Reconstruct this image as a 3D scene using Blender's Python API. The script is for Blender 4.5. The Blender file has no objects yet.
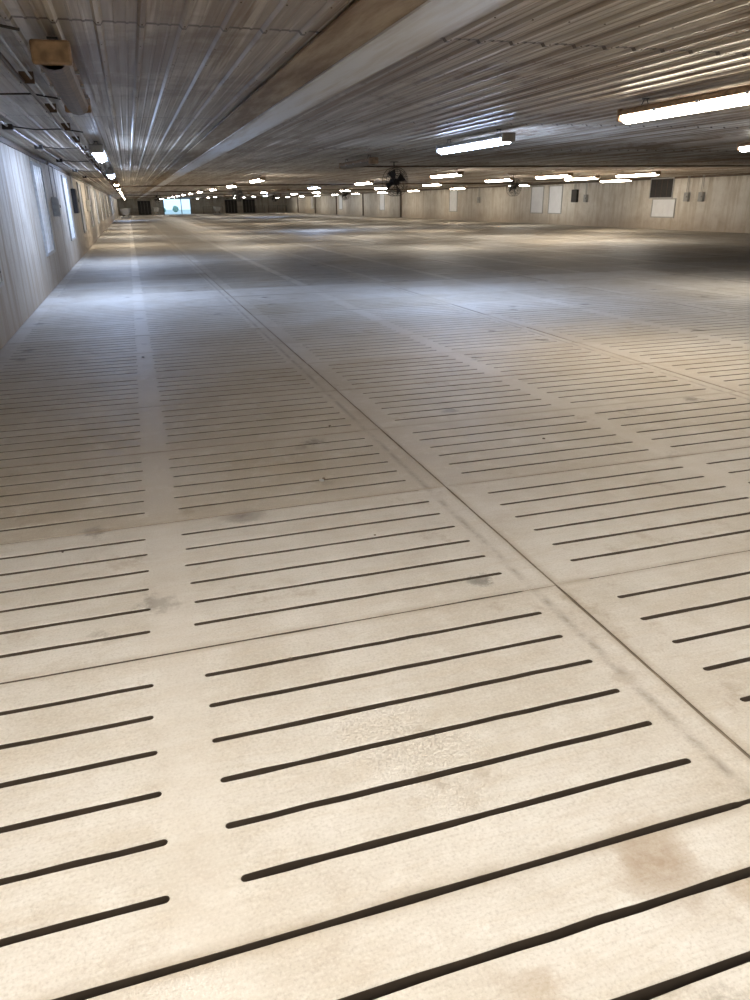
import bpy, bmesh, math, random
import numpy as np
from mathutils import Matrix, Vector
from mathutils.geometry import tessellate_polygon
random.seed(7); rng=np.random.default_rng(7)
H=1.515           # eye height
CEIL=2.45
XL=-1.606; XR=25.6; YB=-7.4; YF=133.4
scene=bpy.context.scene
col=scene.collection
scene.view_settings.view_transform='Standard'
scene.view_settings.look='None'
scene.view_settings.exposure=0.3

# ------------------------------------------------------------- camera
cam=bpy.data.cameras.new('camera'); co=bpy.data.objects.new('camera',cam); col.objects.link(co)
cam.lens=26.28; cam.sensor_width=36; cam.sensor_fit='AUTO'; cam.clip_end=500; cam.clip_start=0.02
yd=Vector((-247,295,-730)).normalized(); xd=Vector((2558,337,-730)).normalized()
xd=(xd-yd*xd.dot(yd)).normalized(); zd=xd.cross(yd)
M=Matrix((xd,yd,zd)).to_4x4()
M.translation=Vector((0,0,H)); co.matrix_world=M
scene.camera=co

# ------------------------------------------------------------- materials
class NT:
    def __init__(s,name):
        s.m=bpy.data.materials.new(name); s.m.use_nodes=True
        s.t=s.m.node_tree; s.n=s.t.nodes; s.b=s.n['Principled BSDF']
        s.pos=s.n.new('ShaderNodeNewGeometry').outputs['Position']
    def link(s,a,b): s.t.links.new(a,b)
    def _in(s,sock,v):
        if isinstance(v,(int,float)): sock.default_value=v
        elif isinstance(v,(tuple,list)):
            sock.default_value=tuple(v) if len(sock.default_value)==len(v) else tuple(v)+(1,)
        else: s.link(v,sock)
    def scale(s,v,sc):
        n=s.n.new('ShaderNodeVectorMath'); n.operation='MULTIPLY'; s._in(n.inputs[0],v); n.inputs[1].default_value=sc; return n.outputs[0]
    def noise(s,v,scale,detail=4,rough=.55,dist=0):
        n=s.n.new('ShaderNodeTexNoise'); s.link(v,n.inputs['Vector']); n.inputs['Scale'].default_value=scale
        n.inputs['Detail'].default_value=detail; n.inputs['Roughness'].default_value=rough; n.inputs['Distortion'].default_value=dist
        return n.outputs['Fac']
    def math(s,op,a,b=0.,c=0.,clamp=False):
        n=s.n.new('ShaderNodeMath'); n.operation=op; n.use_clamp=clamp
        s._in(n.inputs[0],a); s._in(n.inputs[1],b)
        if len(n.inputs)>2: s._in(n.inputs[2],c)
        return n.outputs[0]
    def ramp(s,v,a,b,lo=0.,hi=1.):
        n=s.n.new('ShaderNodeMapRange'); s._in(n.inputs[0],v); n.inputs[1].default_value=a; n.inputs[2].default_value=b
        n.inputs[3].default_value=lo; n.inputs[4].default_value=hi; return n.outputs[0]
    def mix(s,f,a,b,mode='MIX'):
        n=s.n.new('ShaderNodeMix'); n.data_type='RGBA'; n.blend_type=mode; n.clamp_factor=True
        s._in(n.inputs[0],f); s._in(n.inputs[6],a); s._in(n.inputs[7],b); return n.outputs[2]
    def sep(s,v):
        n=s.n.new('ShaderNodeSeparateXYZ'); s.link(v,n.inputs[0]); return n.outputs
    def dist(s,v,p):
        n=s.n.new('ShaderNodeVectorMath'); n.operation='DISTANCE'; s.link(v,n.inputs[0]); n.inputs[1].default_value=p; return n.outputs['Value']
    def attr(s,name):
        n=s.n.new('ShaderNodeAttribute'); n.attribute_name=name; return n
    def bump(s,h,strength,dist):
        n=s.n.new('ShaderNodeBump'); s.link(h,n.inputs['Height']); n.inputs['Strength'].default_value=strength
        n.inputs['Distance'].default_value=dist; s.link(n.outputs[0],s.b.inputs['Normal'])
    def out(s,c=None,rough=.6,metal=0,spec=.5):
        if c is not None: s._in(s.b.inputs['Base Color'],c)
        s._in(s.b.inputs['Roughness'],rough); s.b.inputs['Metallic'].default_value=metal
        s.b.inputs['Specular IOR Level'].default_value=spec
        return s.m

def simple(name,c,rough=.6,metal=0,var=.25,scale=14):
    t=NT(name); n=t.noise(t.pos,scale,2)
    cc=t.mix(t.ramp(n,.3,.7),tuple(x*(1-var) for x in c),c)
    return t.out(cc,rough,metal)

def emis(name,c,st):
    t=NT(name); t._in(t.b.inputs['Emission Color'],c); t.b.inputs['Emission Strength'].default_value=st
    return t.out((.8,.8,.8),.4)

# floor concrete
t=NT('slatted_concrete')
tone=t.attr('tone').outputs['Fac']; loc=t.attr('local').outputs['Vector']; L=t.sep(loc)
n1=t.noise(t.pos,1.3,3,.6); n2=t.noise(t.pos,6,6,.72); n3=t.noise(t.pos,120,2,.6)
sx=t.noise(t.scale(t.pos,(1.6,9,1)),1.5,4,.65,.8)
fine=t.noise(t.scale(t.pos,(7,110,1)),1.0,2,.6)
f=t.math('ADD',tone,t.ramp(n1,.35,.65,-.25,.25),clamp=True)
c=t.mix(f,(.59,.565,.52),(.40,.345,.26))
c=t.mix(t.ramp(sx,.48,.62,0,.3),c,(.48,.415,.325))
c=t.mix(t.ramp(n2,.51,.66,0,.45),c,(.665,.645,.605))
c=t.mix(t.ramp(n2,.46,.34,0,.35),c,(.40,.345,.275))
c=t.mix(t.ramp(n3,.54,.68,0,.3),c,(.30,.265,.22))
c=t.mix(t.ramp(n3,.46,.34,0,.2),c,(.76,.74,.70))
c=t.mix(t.ramp(fine,.52,.66,0,.16),c,(.36,.31,.25))
# blotchy manure stains
st=t.noise(t.pos,2.1,6,.74)
c=t.mix(t.ramp(st,.59,.66,0,.38),c,(.27,.20,.13))
# round dark smudges
vo=t.n.new('ShaderNodeTexVoronoi'); vo.voronoi_dimensions='2D'; vo.inputs['Scale'].default_value=.9; t.link(t.pos,vo.inputs['Vector'])
vc=t.sep(vo.outputs['Color'])
nd=t.ramp(n2,.3,.7,-.07,.07)
vd=t.math('ADD',vo.outputs['Distance'],nd)
sp=t.math('MULTIPLY',t.ramp(vd,.02,.08,.7,0),t.math('GREATER_THAN',vc[0],.66))
c=t.mix(sp,c,(.15,.125,.10))
for (sx_,sy_,r,colr,am) in ((1.03,1.07,.15,(.25,.16,.085),.75),(1.22,.93,.09,(.27,.18,.10),.6),(.62,.88,.07,(.30,.21,.12),.5),
        (1.243,2.52,.055,(.08,.07,.055),1.),(.369,3.55,.12,(.15,.125,.105),.85),(.55,1.036,.035,(.74,.73,.70),.7),(-.306,2.58,.06,(.14,.115,.09),.6),
        (2.2,5.1,.07,(.14,.115,.09),.8),(.92,4.6,.05,(.2,.16,.12),.7),(.9,3.9,.045,(.2,.16,.12),.5),(1.42,1.75,.05,(.3,.24,.18),.6)):
    dd=t.math('ADD',t.dist(t.pos,(sx_,sy_,0)),t.math('MULTIPLY',nd,.9))
    k=t.ramp(dd,r*.35,r,am,0)
    k=t.math('MULTIPLY',k,t.ramp(n2,.38,.6,.45,1))
    c=t.mix(k,c,colr)
# scuffed line beside slot ends
d=t.math('ABSOLUTE',t.math('SUBTRACT',L[0],3.03)); dl=t.ramp(d,.0,.03,1,0)
c=t.mix(t.math('MULTIPLY',dl,t.ramp(n2,.4,.58,0,.75)),c,(.22,.18,.14))
d2=t.math('ABSOLUTE',t.math('SUBTRACT',L[0],1.57)); c=t.mix(t.ramp(d2,.05,.11,.3,0),c,(.59,.555,.50))
# grime along the panel joints
e1=t.math('MINIMUM',t.math('MINIMUM',L[0],t.math('SUBTRACT',3.136,L[0])),t.math('MINIMUM',L[1],t.math('SUBTRACT',1.22,L[1])))
c=t.mix(t.math('MULTIPLY',t.ramp(e1,.004,.035,1,0),t.ramp(n2,.35,.6,.1,.7)),c,(.32,.26,.19))
hh=t.math('ADD',t.math('MULTIPLY',n3,.5),t.math('MULTIPLY',n2,1.2))
t.bump(hh,.4,.003)
m_floor=t.out(c,t.ramp(n2,.35,.65,.5,.7),0,.45)
m_slot=simple('slot_grime',(.075,.055,.038),.8)
m_pit=simple('pit_slurry',(.018,.014,.010),.7)
m_joint=simple('joint_filler',(.26,.205,.15),.9,0,.5,9)

# ceiling metal
t=NT('corrugated_metal')
P=t.sep(t.pos)
st1=t.noise(t.scale(t.pos,(3.0,.10,1)),1.,5,.7); st2=t.noise(t.scale(t.pos,(14,.35,1)),1.,3,.6)
bl=t.noise(t.pos,.55,5,.68)
wn=t.n.new('ShaderNodeTexWhiteNoise'); wn.noise_dimensions='2D'
cx=t.n.new('ShaderNodeCombineXYZ')
t.link(t.math('FLOOR',t.math('DIVIDE',P[0],.916)),cx.inputs[0]); t.link(t.math('FLOOR',t.math('DIVIDE',P[1],4.9)),cx.inputs[1])
t.link(cx.outputs[0],wn.inputs['Vector'])
c=t.mix(t.ramp(wn.outputs['Value'],0,1,0,.6),(.44,.40,.335),(.27,.21,.145))
c=t.mix(t.ramp(st1,.42,.60,0,.8),c,(.20,.135,.08))
c=t.mix(t.ramp(st2,.5,.62,0,.65),c,(.60,.555,.49))
c=t.mix(t.ramp(bl,.52,.62,0,.7),c,(.15,.088,.045))
rx=t.math('FRACT',t.math('DIVIDE',t.math('SUBTRACT',P[0],-1.606),.229))
c=t.mix(t.math('MULTIPLY',t.ramp(t.math('ABSOLUTE',t.math('SUBTRACT',rx,.76)),.0,.05,.6,0),t.ramp(st1,.3,.6)),c,(.09,.065,.045))
fy=t.math('FRACT',t.math('DIVIDE',P[1],4.9)); c=t.mix(t.math('LESS_THAN',fy,.008),c,(.10,.075,.055))
m_ceil=t.out(c,t.ramp(st1,.3,.7,.32,.52),0,.5)

t=NT('white_ceiling_strip'); n=t.noise(t.scale(t.pos,(6,.5,1)),1.,4,.65); P=t.sep(t.pos)
c=t.mix(t.ramp(n,.5,.66,0,.5),(.72,.75,.79),(.47,.42,.35))
ed=t.ramp(t.math('ABSOLUTE',t.math('SUBTRACT',P[0],1.705)),.11,.185,0,.8)
c=t.mix(t.math('MULTIPLY',ed,t.ramp(n,.35,.6)),c,(.27,.19,.12))
m_strip=t.out(c,.4)
t=NT('stained_plywood'); n=t.noise(t.scale(t.pos,(5,.6,1)),1.,5,.7)
m_ply=t.out(t.mix(t.ramp(n,.38,.6),(.38,.30,.20),(.19,.125,.07)),.6)

def wallmat(name,a,bcol,dirt,amt,lowc):
    t=NT(name); P=t.sep(t.pos)
    v=t.noise(t.scale(t.pos,(4,4,.35)),1.,5,.65); b=t.noise(t.pos,1.1,5,.68); g=t.noise(t.pos,30,2)
    c=t.mix(t.ramp(b,.4,.6),a,bcol)
    c=t.mix(t.ramp(v,.47,.62,0,amt),c,dirt)
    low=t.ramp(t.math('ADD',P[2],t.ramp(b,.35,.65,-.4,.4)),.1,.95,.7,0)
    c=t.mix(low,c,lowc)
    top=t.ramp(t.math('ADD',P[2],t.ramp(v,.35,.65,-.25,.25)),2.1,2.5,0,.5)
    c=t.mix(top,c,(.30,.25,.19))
    c=t.mix(t.ramp(g,.52,.68,0,.3),c,(.24,.20,.155))
    t.bump(g,.3,.003)
    return t.out(c,.6)
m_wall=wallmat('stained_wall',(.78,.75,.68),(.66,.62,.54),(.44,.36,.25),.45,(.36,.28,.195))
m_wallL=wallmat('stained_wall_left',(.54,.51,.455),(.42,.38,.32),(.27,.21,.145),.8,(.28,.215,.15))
m_white=simple('white_plastic',(.86,.88,.90),.35,0,.08,3)
m_frame=simple('grey_frame',(.45,.45,.44),.5)
m_dark=simple('dark_metal',(.045,.04,.036),.5,.4)
m_glow_housing=simple('glow_tinted_housing',(.36,.23,.13),.5,.2,.5)  # orange lamp reflection on the fixture housing, put into its rust-tan colour
m_dull=simple('dirty_diffuser',(.16,.11,.07),.5,0,.5)
m_galv=simple('galvanised_steel',(.38,.37,.35),.4,.7)
m_grass=simple('gravel',(.55,.58,.55),.9,0,.3,2)
m_leaf=simple('foliage',(.30,.44,.36),.8,0,.5,2)
m_pipe=simple('brown_pipe',(.13,.085,.055),.5,.2,.5)
m_warm=emis('lamp_warm',(1.0,.87,.70),38)
m_neut=emis('lamp_neutral',(1.0,.95,.87),38)
m_cool=emis('lamp_cool',(.51,.66,1.0),66)
m_box=simple('grey_box',(.42,.42,.40),.5)

# ------------------------------------------------------------- mesh helpers
class MB:
    def __init__(s): s.v=[]; s.f=[]; s.mi=[]; s.mats=[]
    def mat(s,m):
        if m not in s.mats: s.mats.append(m)
        return s.mats.index(m)
    def add(s,vs,fs,m):
        o=len(s.v); k=s.mat(m); s.v+= [tuple(p) for p in vs]
        for f in fs: s.f.append([i+o for i in f]); s.mi.append(k)
    def box(s,a,b,m,bev=0):
        if bev>0:
            bm=bmesh.new(); bmesh.ops.create_cube(bm,size=1)
            for v in bm.verts: v.co=Vector([(a[i]+b[i])/2+v.co[i]*(b[i]-a[i]) for i in range(3)])
            bmesh.ops.bevel(bm,geom=bm.edges[:],offset=bev,segments=2,affect='EDGES',profile=.5)
            bm.verts.index_update()
            s.add([v.co for v in bm.verts],[[v.index for v in f.verts] for f in bm.faces],m); bm.free(); return
        x0,y0,z0=a; x1,y1,z1=b
        s.add([(x0,y0,z0),(x1,y0,z0),(x1,y1,z0),(x0,y1,z0),(x0,y0,z1),(x1,y0,z1),(x1,y1,z1),(x0,y1,z1)],
              [(0,3,2,1),(4,5,6,7),(0,1,5,4),(1,2,6,5),(2,3,7,6),(3,0,4,7)],m)
    def tube(s,pts,r,m,seg=8,closed=False):
        pts=[Vector(p) for p in pts]; n=len(pts); vs=[]; fs=[]
        for i,p in enumerate(pts):
            a=pts[(i-1)%n] if (i>0 or closed) else p; b=pts[(i+1)%n] if (i<n-1 or closed) else p
            d=(b-a).normalized(); up=Vector((0,0,1)) if abs(d.z)<.9 else Vector((1,0,0))
            if closed: up=Vector((0,1,0)) if abs(d.y)<.9 else Vector((1,0,0))
            u=d.cross(up).normalized(); w=u.cross(d)
            for k in range(seg):
                an=2*math.pi*k/seg; vs.append(p+u*math.cos(an)*r+w*math.sin(an)*r)
        for i in range(n if closed else n-1):
            for k in range(seg):
                a=i*seg+k; b=i*seg+(k+1)%seg; c=((i+1)%n)*seg+(k+1)%seg; d=((i+1)%n)*seg+k
                fs.append((a,b,c,d))
        if not closed: fs.append(tuple(range(seg))); fs.append(tuple((n-1)*seg+k for k in range(seg)))
        s.add(vs,fs,m)
    def prof(s,pr,y0,y1,m,cap=True):
        n=len(pr); vs=[(x,y0,z) for x,z in pr]+[(x,y1,z) for x,z in pr]
        fs=[(i,(i+1)%n,(i+1)%n+n,i+n) for i in range(n)]
        if cap: fs+= [tuple(range(n))[::-1],tuple(range(n,2*n))]
        s.add(vs,fs,m)
    def mesh(s,name):
        me=bpy.data.meshes.new(name); me.from_pydata(s.v,[],s.f)
        for m in s.mats: me.materials.append(m)
        me.polygons.foreach_set('material_index',s.mi)
        bm=bmesh.new(); bm.from_mesh(me); bmesh.ops.recalc_face_normals(bm,faces=bm.faces); bm.to_mesh(me); bm.free()
        return me
    def obj(s,name,loc=(0,0,0),rot=0):
        o=bpy.data.objects.new(name,s.mesh(name)); o.location=loc; o.rotation_euler=(0,0,rot); col.objects.link(o); return o
def inst(name,me,loc,rot=0):
    o=bpy.data.objects.new(name,me); o.location=loc; o.rotation_euler=(0,0,rot); col.objects.link(o); return o

# ------------------------------------------------------------- slatted floor
PW,PD=3.136,1.22; TH=.11
def stadium(x0,x1,y,r,ends,mid,seed):
    rr=random.Random(seed); p=[]
    xs0,xs1=x0+r,x1-r
    wob=lambda:(rr.random()-.5)*.004 if mid else 0
    for k in range(ends+1):
        a=-math.pi/2+math.pi*k/ends; p.append((xs1+r*math.cos(a),y+r*math.sin(a)))
    for k in range(mid,0,-1): p.append((xs0+(xs1-xs0)*k/(mid+1),y+r+wob()))
    for k in range(ends+1):
        a=math.pi/2+math.pi*k/ends; p.append((xs0+r*math.cos(a),y+r*math.sin(a)))
    for k in range(1,mid+1): p.append((xs0+(xs1-xs0)*k/(mid+1),y-r+wob()))
    return p
GX=.0022
def outline(e,mid,seed):
    rr=random.Random(seed); g=.001+e; w=.0042+e
    a,b=.15,2.985; p=[(GX+e,g),(a,g),(a+.02,w)]
    xs=[a+.02+(b-a-.04)*k/(mid+1) for k in range(1,mid+1)]
    wob=lambda:(rr.random()-.5)*.004
    p+=[(x,w+wob()) for x in xs]
    p+=[(b-.02,w),(b,g),(PW-GX-e,g)]
    if mid: p+=[(PW-GX-e-rr.random()*.003,PD*k/8) for k in range(1,8)]
    p+=[(PW-GX-e,PD-g),(b,PD-g),(b-.02,PD-w)]
    p+=[(x,PD-w+wob()) for x in xs[::-1]]
    p+=[(a+.02,PD-w),(a,PD-g),(GX+e,PD-g)]
    if mid: p+=[(GX+e+rr.random()*.003,PD*k/8) for k in range(7,0,-1)]
    return p
def panel(seed,hi):
    ends,mid=(6,11) if hi else (3,0); ch=.0025 if hi else 0
    def loops(e):
        R=.0112 if hi else .0122
        Ls=[outline(e,mid,seed)]; s=seed*100
        for k in range(1,7):
            y=PD*k/7
            for (a,b) in ((.176,1.489),(1.653,2.966)):
                s+=1; q=random.Random(s)
                Ls.append(stadium(a-e*1+(q.random()-.5)*.02,b+e*1+(q.random()-.5)*.02,y+(q.random()-.5)*.004,R+e,ends,mid,s))
        return Ls
    top=loops(ch); low=loops(0) if hi else top
    n=sum(len(l) for l in top)
    tris=tessellate_polygon([[Vector((x,y,0)) for x,y in l] for l in top])
    flat=[p for l in top for p in l]; flow=[p for l in low for p in l]
    V=[(x,y,0) for x,y in flat]; F=[]; MI=[]
    for tr in tris:
        a,b,c=tr
        ar=(flat[b][0]-flat[a][0])*(flat[c][1]-flat[a][1])-(flat[b][1]-flat[a][1])*(flat[c][0]-flat[a][0])
        if abs(ar)<1e-12: continue
        F.append((a,b,c) if ar>0 else (a,c,b)); MI.append(0)
    layers=[0]
    if hi: V+=[(x,y,-ch) for x,y in flow]; layers.append(n)
    V+=[(x,y,-TH) for x,y in flow]; layers.append(layers[-1]+n)
    o=0
    for l in top:
        k=len(l)
        for li in range(len(layers)-1):
            A,B=layers[li],layers[li+1]; mi=0 if (hi and li==0) else 1
            for i in range(k):
                j=(i+1)%k; q=(A+o+i,B+o+i,B+o+j,A+o+j)
                F.append((q[0],q[1],q[2])); F.append((q[0],q[2],q[3])); MI+=[mi,mi]
        o+=k
    return np.array(V,dtype=np.float32),np.array(F,dtype=np.int32),np.array(MI,dtype=np.int32)
his=[panel(i+1,True) for i in range(4)]; lo=panel(9,False)
Y0=1.162; cols=int(math.ceil((XR-XL)/PW)); k0=-7; k1=int((YF-Y0)/PD)+1
VV=[];FF=[];MM=[];LL=[];TT=[]; off=0
for k in range(k0,k1):
    for cI in range(cols):
        y=Y0+k*PD
        hi=y<14 and cI<4
        V,F,Mi=his[random.randrange(4)] if hi else lo
        v=V.copy()
        tone=.25+.5*random.random()
        if k<=-1: tone=.22
        if cI==0:
            tone={0:.22,1:.12,2:.72,3:.74,4:.76,5:.64,6:.62}.get(k,tone)
        elif cI==1:
            tone={0:.34,1:.28,2:.46,3:.42,4:.55}.get(k,tone)
        loc=v.copy(); loc[:,2]=random.random()
        v[:,2]+= (random.random()-.5)*.003 + v[:,0]*(random.random()-.5)*.001+ v[:,1]*(random.random()-.5)*.002
        v[:,0]+=XL+cI*PW+(random.random()-.5)*.001; v[:,1]+=y-(.014 if k<0 else 0)
        VV.append(v);FF.append(F+off);MM.append(Mi);LL.append(loc);TT.append(np.full(len(v),tone,dtype=np.float32)); off+=len(v)
V=np.concatenate(VV);F=np.concatenate(FF);Mi=np.concatenate(MM);Lc=np.concatenate(LL);Tn=np.concatenate(TT)
me=bpy.data.meshes.new('floor'); me.vertices.add(len(V)); me.vertices.foreach_set('co',V.ravel())
me.loops.add(len(F)*3); me.loops.foreach_set('vertex_index',F.ravel())
me.polygons.add(len(F)); me.polygons.foreach_set('loop_start',np.arange(0,len(F)*3,3,dtype=np.int32))
me.materials.append(m_floor); me.materials.append(m_slot)
me.polygons.foreach_set('material_index',Mi)
me.update(calc_edges=True)
me.shade_flat()
a=me.attributes.new('local','FLOAT_VECTOR','POINT'); a.data.foreach_set('vector',Lc.ravel())
a=me.attributes.new('tone','FLOAT','POINT'); a.data.foreach_set('value',Tn)
fo=bpy.data.objects.new('floor',me); col.objects.link(fo)
XR2=XL+cols*PW
print('floor verts',len(V),'XR2',XR2)
b=MB(); b.box((XL-.3,YB-.2,-1.2),(XR2+.3,YF+.3,-.9),m_pit); b.obj('pit_floor')
b=MB()
for cI in range(1,cols):
    x=XL+cI*PW; b.box((x-.1,YB,-.5),(x+.1,YF,-TH-.01),m_pit)
b.obj('support_beams')
b=MB()
for cI in range(1,cols):
    x=XL+cI*PW; b.box((x-.0045,YB,-.05),(x+.0045,YF,-.0045),m_joint)
b.obj('floor_joint_filler')

# ------------------------------------------------------------- shell
b=MB(); b.box((XL-.2,YB-.2,-1.0),(XL,YF+.2,CEIL+.1),m_wallL); b.obj('wall_left')
b=MB(); b.box((XR,YB-.2,-1.0),(XR+.2,YF+.2,CEIL+.1),m_wall); b.obj('wall_right')
b=MB(); b.box((XL,YB-.2,-1.0),(XR,YB,CEIL+.1),m_wall); b.obj('wall_back')
ox0,ox1,oz=5.6,9.8,2.3
b=MB(); b.box((XL,YF,-1.0),(ox0,YF+.2,CEIL+.1),m_wall); b.box((ox1,YF,-1.0),(XR,YF+.2,CEIL+.1),m_wall)
b.box((ox0,YF,oz),(ox1,YF+.2,CEIL+.1),m_wall); b.box((ox0,YF,-1.0),(ox1,YF+.2,.0),m_wall); b.obj('wall_far')
b=MB()
b.box((ox0-.12,YF-.04,0.01),(ox0,YF-.001,oz+.1),m_dark);b.box((ox1,YF-.04,0.01),(ox1+.12,YF-.001,oz+.1),m_dark);b.box((ox0-.12,YF-.04,oz),(ox1+.12,YF-.001,oz+.1),m_dark)
b.box((8.3,YF-.06,0.01),(8.42,YF-.001,oz),m_dark)
b.obj('door_1')
b=MB()
for y in (73,86,98,110,122): b.box((XR-.12,y-.12,.01),(XR-.001,y+.12,CEIL-.13),m_pipe)
b.obj('wall_posts')
# outside
b=MB(); b.box((-60,YF+.3,-.5),(80,YF+120,-.05),m_grass); b.obj('ground')
bm=bmesh.new()
for i in range(6):
    x=2+i*3.6+random.random()*2; r=.4+random.random()*.45
    Mx=Matrix.Translation((x,YF+40+random.random()*6,r*.9))@Matrix.Scale(r,4)
    bmesh.ops.create_icosphere(bm,subdivisions=3,radius=1,matrix=Mx)
for v in bm.verts: v.co+=Vector((random.random()-.5,random.random()-.5,random.random()-.5))*.2
for v in bm.verts: v.co.z=max(v.co.z,-.045)
me=bpy.data.meshes.new('hedge'); bm.to_mesh(me); bm.free(); me.materials.append(m_leaf)
inst('hedge',me,(0,0,0))
w=bpy.data.worlds.new('world'); scene.world=w; w.use_nodes=True
w.node_tree.nodes['Background'].inputs[0].default_value=(.50,.76,1,1); w.node_tree.nodes['Background'].inputs[1].default_value=1.5

# ceiling with real ribs running down the building
pr=[]; x=XL; S=.229
while x<XR:
    z=CEIL
    pr+=[(x,z),(x+.052,z),(x+.057,z-.004),(x+.067,z-.004),(x+.072,z),(x+.115,z),(x+.120,z-.004),(x+.130,z-.004),(x+.135,z),
         (x+.175,z),(x+.190,z-.019),(x+.212,z-.019),(x+.227,z)]
    x+=S
pr.append((XR,CEIL)); n=len(pr)
ys=[YB]+[4.9*i for i in range(-1,28) ]+[YF]; ys=sorted(set([y for y in ys if YB<=y<=YF]))
vs=[];fs=[]
for si in range(len(ys)-1):
    o=len(vs); dz=.0018*(si%2)
    vs+=[(x,ys[si],z-dz) for x,z in pr]+[(x,ys[si+1]+.03,z-dz) for x,z in pr]
    fs+=[(o+i,o+i+1,o+i+1+n,o+i+n) for i in range(n-1)]
b=MB(); b.add(vs,fs,m_ceil); b.box((XL-.2,YB-.2,CEIL+.02),(XR+.2,YF+.2,CEIL+.15),m_dark); b.obj('ceiling')
b=MB(); b.box((1.52,YB,2.405),(1.89,YF,2.432),m_strip); b.obj('trim_1')
b=MB(); b.box((1.20,YB,2.418),(1.52,YF,2.432),m_ply); b.obj('trim_2')
b=MB(); b.box((XL,YB,CEIL-.09),(XL+.03,YF,CEIL-.02),m_pipe); b.obj('trim_3')
b=MB(); b.box((XR-.03,YB,CEIL-.12),(XR,YF,CEIL-.02),m_pipe); b.obj('trim_4')
b=MB()
for i in range(0,26):
    for j in range(0,16):
        xx=XL+.201+i*S; yy=1.2+j*.61
        if 1.15<xx<1.95: continue
        b.box((xx-.004,yy-.004,CEIL-.023),(xx+.004,yy+.004,CEIL-.018),m_pipe)
b.obj('ceiling_screws')

# ------------------------------------------------------------- light fixtures
def fixture(mlamp,mh=m_glow_housing):
    b=MB(); Ln=1.2
    hp=[(-.105,.0),(-.095,.045),(-.055,.065),(.055,.065),(.095,.045),(.105,.0)]
    b.prof(hp,-Ln,Ln,mh)
    N=6
    dp=[(.088*math.cos(a),-.002+.075*math.sin(a)) for a in [math.pi+math.pi*i/N for i in range(N+1)]]
    b.prof(dp,-Ln+.03,Ln-.03,mlamp,cap=False)
    for s in (-1,1):
        y0,y1=sorted((s*(Ln-.03),s*(Ln+.02)))
        b.box((-.106,y0,-.055),(.106,y1,.067),mh,.015)
        for q in (-.045,.045):
            b.tube([(q,s*.9,.06),(q*.3,s*.9,.125)],.004,m_dark,6)
        b.box((-.03,s*.9-.02,.12),(.03,s*.9+.02,.13),m_dark)
    for yy in (-.6,0,.6):
        for q in (-1,1): b.box((min(q*.088,q*.112),yy-.02,-.014),(max(q*.088,q*.112),yy+.02,.012),m_galv)
    return b.mesh('light_fixture')
F_w=fixture(m_warm);F_n=fixture(m_neut);F_c=fixture(m_cool,m_galv);F_off=fixture(m_dull)
ZF=CEIL-.022-.131
lights=[(-.3,-1.8,F_n),(-.3,1.0,F_n),(-.3,6.2,F_off),(-.35,14.0,F_c),(-.35,23.0,F_c),  # lit one just ahead of the camera: unseen, added to brighten near floor
 (2.6,-.2,F_n),(5.0,.6,F_n),(5.05,6.15,F_w),(5.1,11.3,F_c),(5.0,17.2,F_off),(4.6,29.,F_n),  # leading fixture: unseen, off the regular rows, added for near-floor brightness
 (10.3,10.3,F_n),(10.2,24.6,F_n),(10.3,34.5,F_n),
 (15.2,26.3,F_w),(15.3,31.,F_n),(17.9,25.,F_n),(18.2,29.2,F_w),(10.2,1.5,F_off),(-.3,-5.5,F_off),(22.6,33.2,F_w),(22.6,43,F_n)]
rows=[(-.35,33),(4.8,38),(10.2,44),(15.4,39),(22.5,52)]
for (x,y) in rows:
    while y<YF-3:
        q=random.random()
        lights.append((x,y,F_n if q<.5 else F_w if q<.74 else F_c if q<.82 else F_off)); y+=8.2+random.random()*1.2
for i,(x,y,mm) in enumerate(lights): inst('light_fixture',mm,(x,y,ZF))

# ------------------------------------------------------------- pipes / conduit
b=MB()
b.tube([(-.62,YB+.01,2.36),(-.62,YF-.01,2.36)],.014,m_pipe); b.tube([(-.56,YB+.01,2.385),(-.56,YF-.01,2.385)],.009,m_galv)
y=-1
while y<60:
    b.box((-.64,y-.012,2.35),(-.54,y+.012,2.428),m_pipe); y+=1.9
b.obj('water_line')
# electrical conduit on the ceiling beside the left wall, with junction boxes and sagging cable
b=MB()
b.tube([(-1.25,YB+.01,2.405),(-1.25,YF-.01,2.405)],.013,m_galv)
for y in (4.6,7.4,10.6,14.0,18,23,28): 
    b.box((-1.31,y-.06,2.365),(-1.19,y+.06,2.425),m_dark,.008)
    b.tube([(-1.19,y,2.40),(-.95,y+.05,2.375),(-.66,y+.1,2.39),(-.42,y+.15,2.36)],.008,m_dark,6)
b.obj('conduit')
b=MB()
b.tube([(5.6,21,2.40),(XR-.04,21,2.40)],.02,m_pipe)
b.obj('conduit')
for yy in (42,61,84,107):
    b=MB(); b.tube([(-.5,yy,2.39),(XR-.04,yy,2.39)],.03,m_pipe); b.obj('feed_line')

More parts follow.
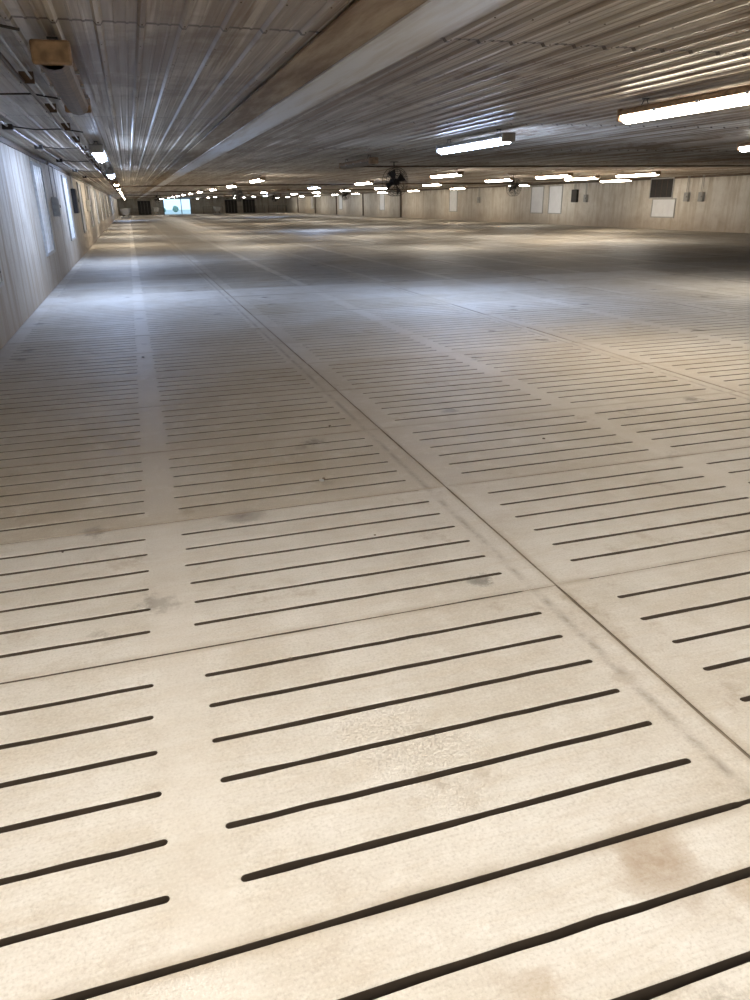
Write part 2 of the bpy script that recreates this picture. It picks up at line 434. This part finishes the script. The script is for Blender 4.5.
# ------------------------------------------------------------- fans
def fan():
    b=MB(); R=.33
    ring=lambda r,y:[(r*math.cos(2*math.pi*i/28),y,r*math.sin(2*math.pi*i/28)) for i in range(28)]
    for r,y in ((R,-.09),(R,.09),(R*.86,-.105),(R*.72,-.115),(R*.58,-.12),(R*.45,-.125),(R*.2,-.13),(R*.6,.115)): b.tube(ring(r,y),.006,m_dark,6,True)
    for i in range(16):
        a=2*math.pi*i/16; c,s=math.cos(a),math.sin(a)
        b.tube([(R*.12*c,-.13,R*.12*s),(R*.7*c,-.117,R*.7*s),(R*c,-.09,R*s),(R*c,.09,R*s),(R*.1*c,.125,R*.1*s)],.004,m_dark,5)
    for i in range(4):
        a=2*math.pi*i/4+.3
        pts=[]
        for (r,da,dy) in ((.06,-.2,-.03),(.06,.4,.03),(.29,.5,.05),(.30,-.2,-.05)): pts.append((r*math.cos(a+da),dy,r*math.sin(a+da)))
        pts2=[(x,y+.006,z) for x,y,z in pts]
        b.add(pts+pts2,[(0,1,2,3),(7,6,5,4),(0,4,5,1),(1,5,6,2),(2,6,7,3),(3,7,4,0)],m_dark)
    b.tube([(0,-.06,0),(0,.16,0)],.08,m_dark,16)
    b.tube([(0,.05,R),(0,.05,R+.13)],.015,m_dark); b.box((-.1,0,R+.12),(.1,.1,R+.135),m_dark)
    return b.mesh('ceiling_fan')
FN=fan(); ZN=CEIL-.024-.465
for (x,y,r) in ((6.5,19.0,.25),(15.0,29.0,.3),(5.2,39.5,.2),(7.0,52,.2),(15,55,.3),(2.5,70,0),(14,78,0)): inst('circulation_fan',FN,(x,y,ZN),r)

# ------------------------------------------------------------- wall panels / windows
def winmesh(w,h,dark=False):
    b=MB(); f=.05
    b.box((-.0,-w/2,0),(.02,w/2,h),m_dark if dark else m_white)
    for a,c in (((0,-w/2-f,-f),(.04,-w/2,h+f)),((0,w/2,-f),(.04,w/2+f,h+f)),((0,-w/2,-f),(.04,w/2,0)),((0,-w/2,h),(.04,w/2,h+f))):
        b.box(a,c,m_frame)
    for k in range(1,4): b.box((.02,-w/2+k*w/4-.008,0),(.028,-w/2+k*w/4+.008,h),m_pipe if dark else m_white)
    return b.mesh('window')
W1=winmesh(1.5,1.55); WD=winmesh(1.7,.85,True); WW=winmesh(1.7,.8)
idx=1
for y in (9.4,16.6,23.4,30,37,44,51,58,66,74,82,90,98):
    inst('window_%d'%idx,W1,(XL,y,.68)); idx+=1
for y in (15.2,43.8,46.1,60,79,96,112):
    inst('window_%d'%idx,W1,(XR,y,.68),math.pi); idx+=1
inst('window_%d'%idx,WD,(XR,33.6,1.5),math.pi); idx+=1
inst('window_%d'%idx,WW,(XR,33.3,.6),math.pi); idx+=1

def ebox(w,h,n=1,mat=m_box):
    b=MB(); 
    b.box((.001,-w/2,0),(.13,w/2,h),mat,.012); b.box((.13,-w/2+.03,.03),(.14,w/2-.03,h-.03),mat); b.box((.14,w/2-.06,h*.45),(.155,w/2-.04,h*.6),m_dark)
    for k in range(n): b.tube([(.05,-w/4+k*.1,h),(.05,-w/4+k*.1,CEIL-1.3-.025)],.012,m_galv)
    return b.mesh('electrical_box')
E1=ebox(.3,.4,2); E2=ebox(.6,.7,3,m_dark)
for (x,y,m,r) in ((XL,18.9,E1,0),(XL,26.,E2,0),(XL,33.8,E1,0),(XR,41.5,E2,math.pi),(XR,31.6,E1,math.pi),(XR,30.6,E1,math.pi),(XR,55,E1,math.pi),(XR,40.3,E1,math.pi)):
    inst('electrical_box',m,(x,y,1.3),r)
b=MB(); b.box((.001,-.06,0),(.05,.06,.11),m_dark,.01); b.box((.05,-.035,.02),(.056,.035,.09),m_white); b.tube([(.02,0,.11),(.02,0,1.0)],.01,m_galv)
OUT=b.mesh('wall_outlet')
for y in (7.5,20.2): inst('wall_outlet',OUT,(XL,y,1.42))

def gate(w,h):
    b=MB()
    for k in range(6): b.tube([(0,0,.12+k*(h-.15)/5),(w,0,.12+k*(h-.15)/5)],.018,m_dark,6)
    for x in (0,w/2,w): b.tube([(x,0,0),(x,0,h)],.024,m_dark,6)
    return b.mesh('gate')
G=gate(3,1.1)
for x,y,r in ((-1.2,118,0),(2.0,120,.1),(11,124,0),(14.6,124,.0),(18,126,.1),(21.5,126,0)): inst('pen_gate',G,(x,y,.004),r)
b=MB()
b.box((-1,0,0),(1,.1,2.1),m_dark)
for k in (-.5,0,.5): b.box((k-.02,-.02,.1),(k+.02,0,2.0),m_galv)
D=b.mesh('door')
for i,x in enumerate((2.5,16.5,19.5)): inst('door_%d'%(i+2),D,(x,YF-.13,.005))
def feeder():
    b=MB(); 
    b.prof([(-.3,.45),(.3,.45),(.5,1.1),(-.5,1.1)],-.6,.6,m_galv); b.prof([(-.5,.0),(.5,0),(.55,.2),(-.55,.2)],-.65,.65,m_galv)
    for sx in (-.28,.28):
        for sy in (-.5,.5): b.box((sx-.03,sy-.03,.1),(sx+.03,sy+.03,.5),m_dark)
    return b.mesh('hog_feeder')
FD=feeder()
for x,y in ((-.4,96),(-.3,103),(4,126),(12.5,118)): inst('hog_feeder',FD,(x,y,.005))

b=MB()
for (x,y,s) in ((.88,3.92,.014),(.90,3.95,.010),(-.05,8.2,.018),(.35,2.2,.007),(.95,3.1,.006),(-.5,3.4,.006),(1.2,5.0,.010),(2.5,4.2,.010)):
    bm=bmesh.new(); bmesh.ops.create_icosphere(bm,subdivisions=2,radius=s)
    for v in bm.verts: v.co*=.8+.4*random.random(); v.co.z*=.5
    bm.verts.index_update()
    b.add([(v.co.x+x,v.co.y+y,v.co.z+s*.35+.002) for v in bm.verts],[[v.index for v in f.verts] for f in bm.faces],m_frame if s>.013 else m_pipe); bm.free()
b.obj('floor_debris')
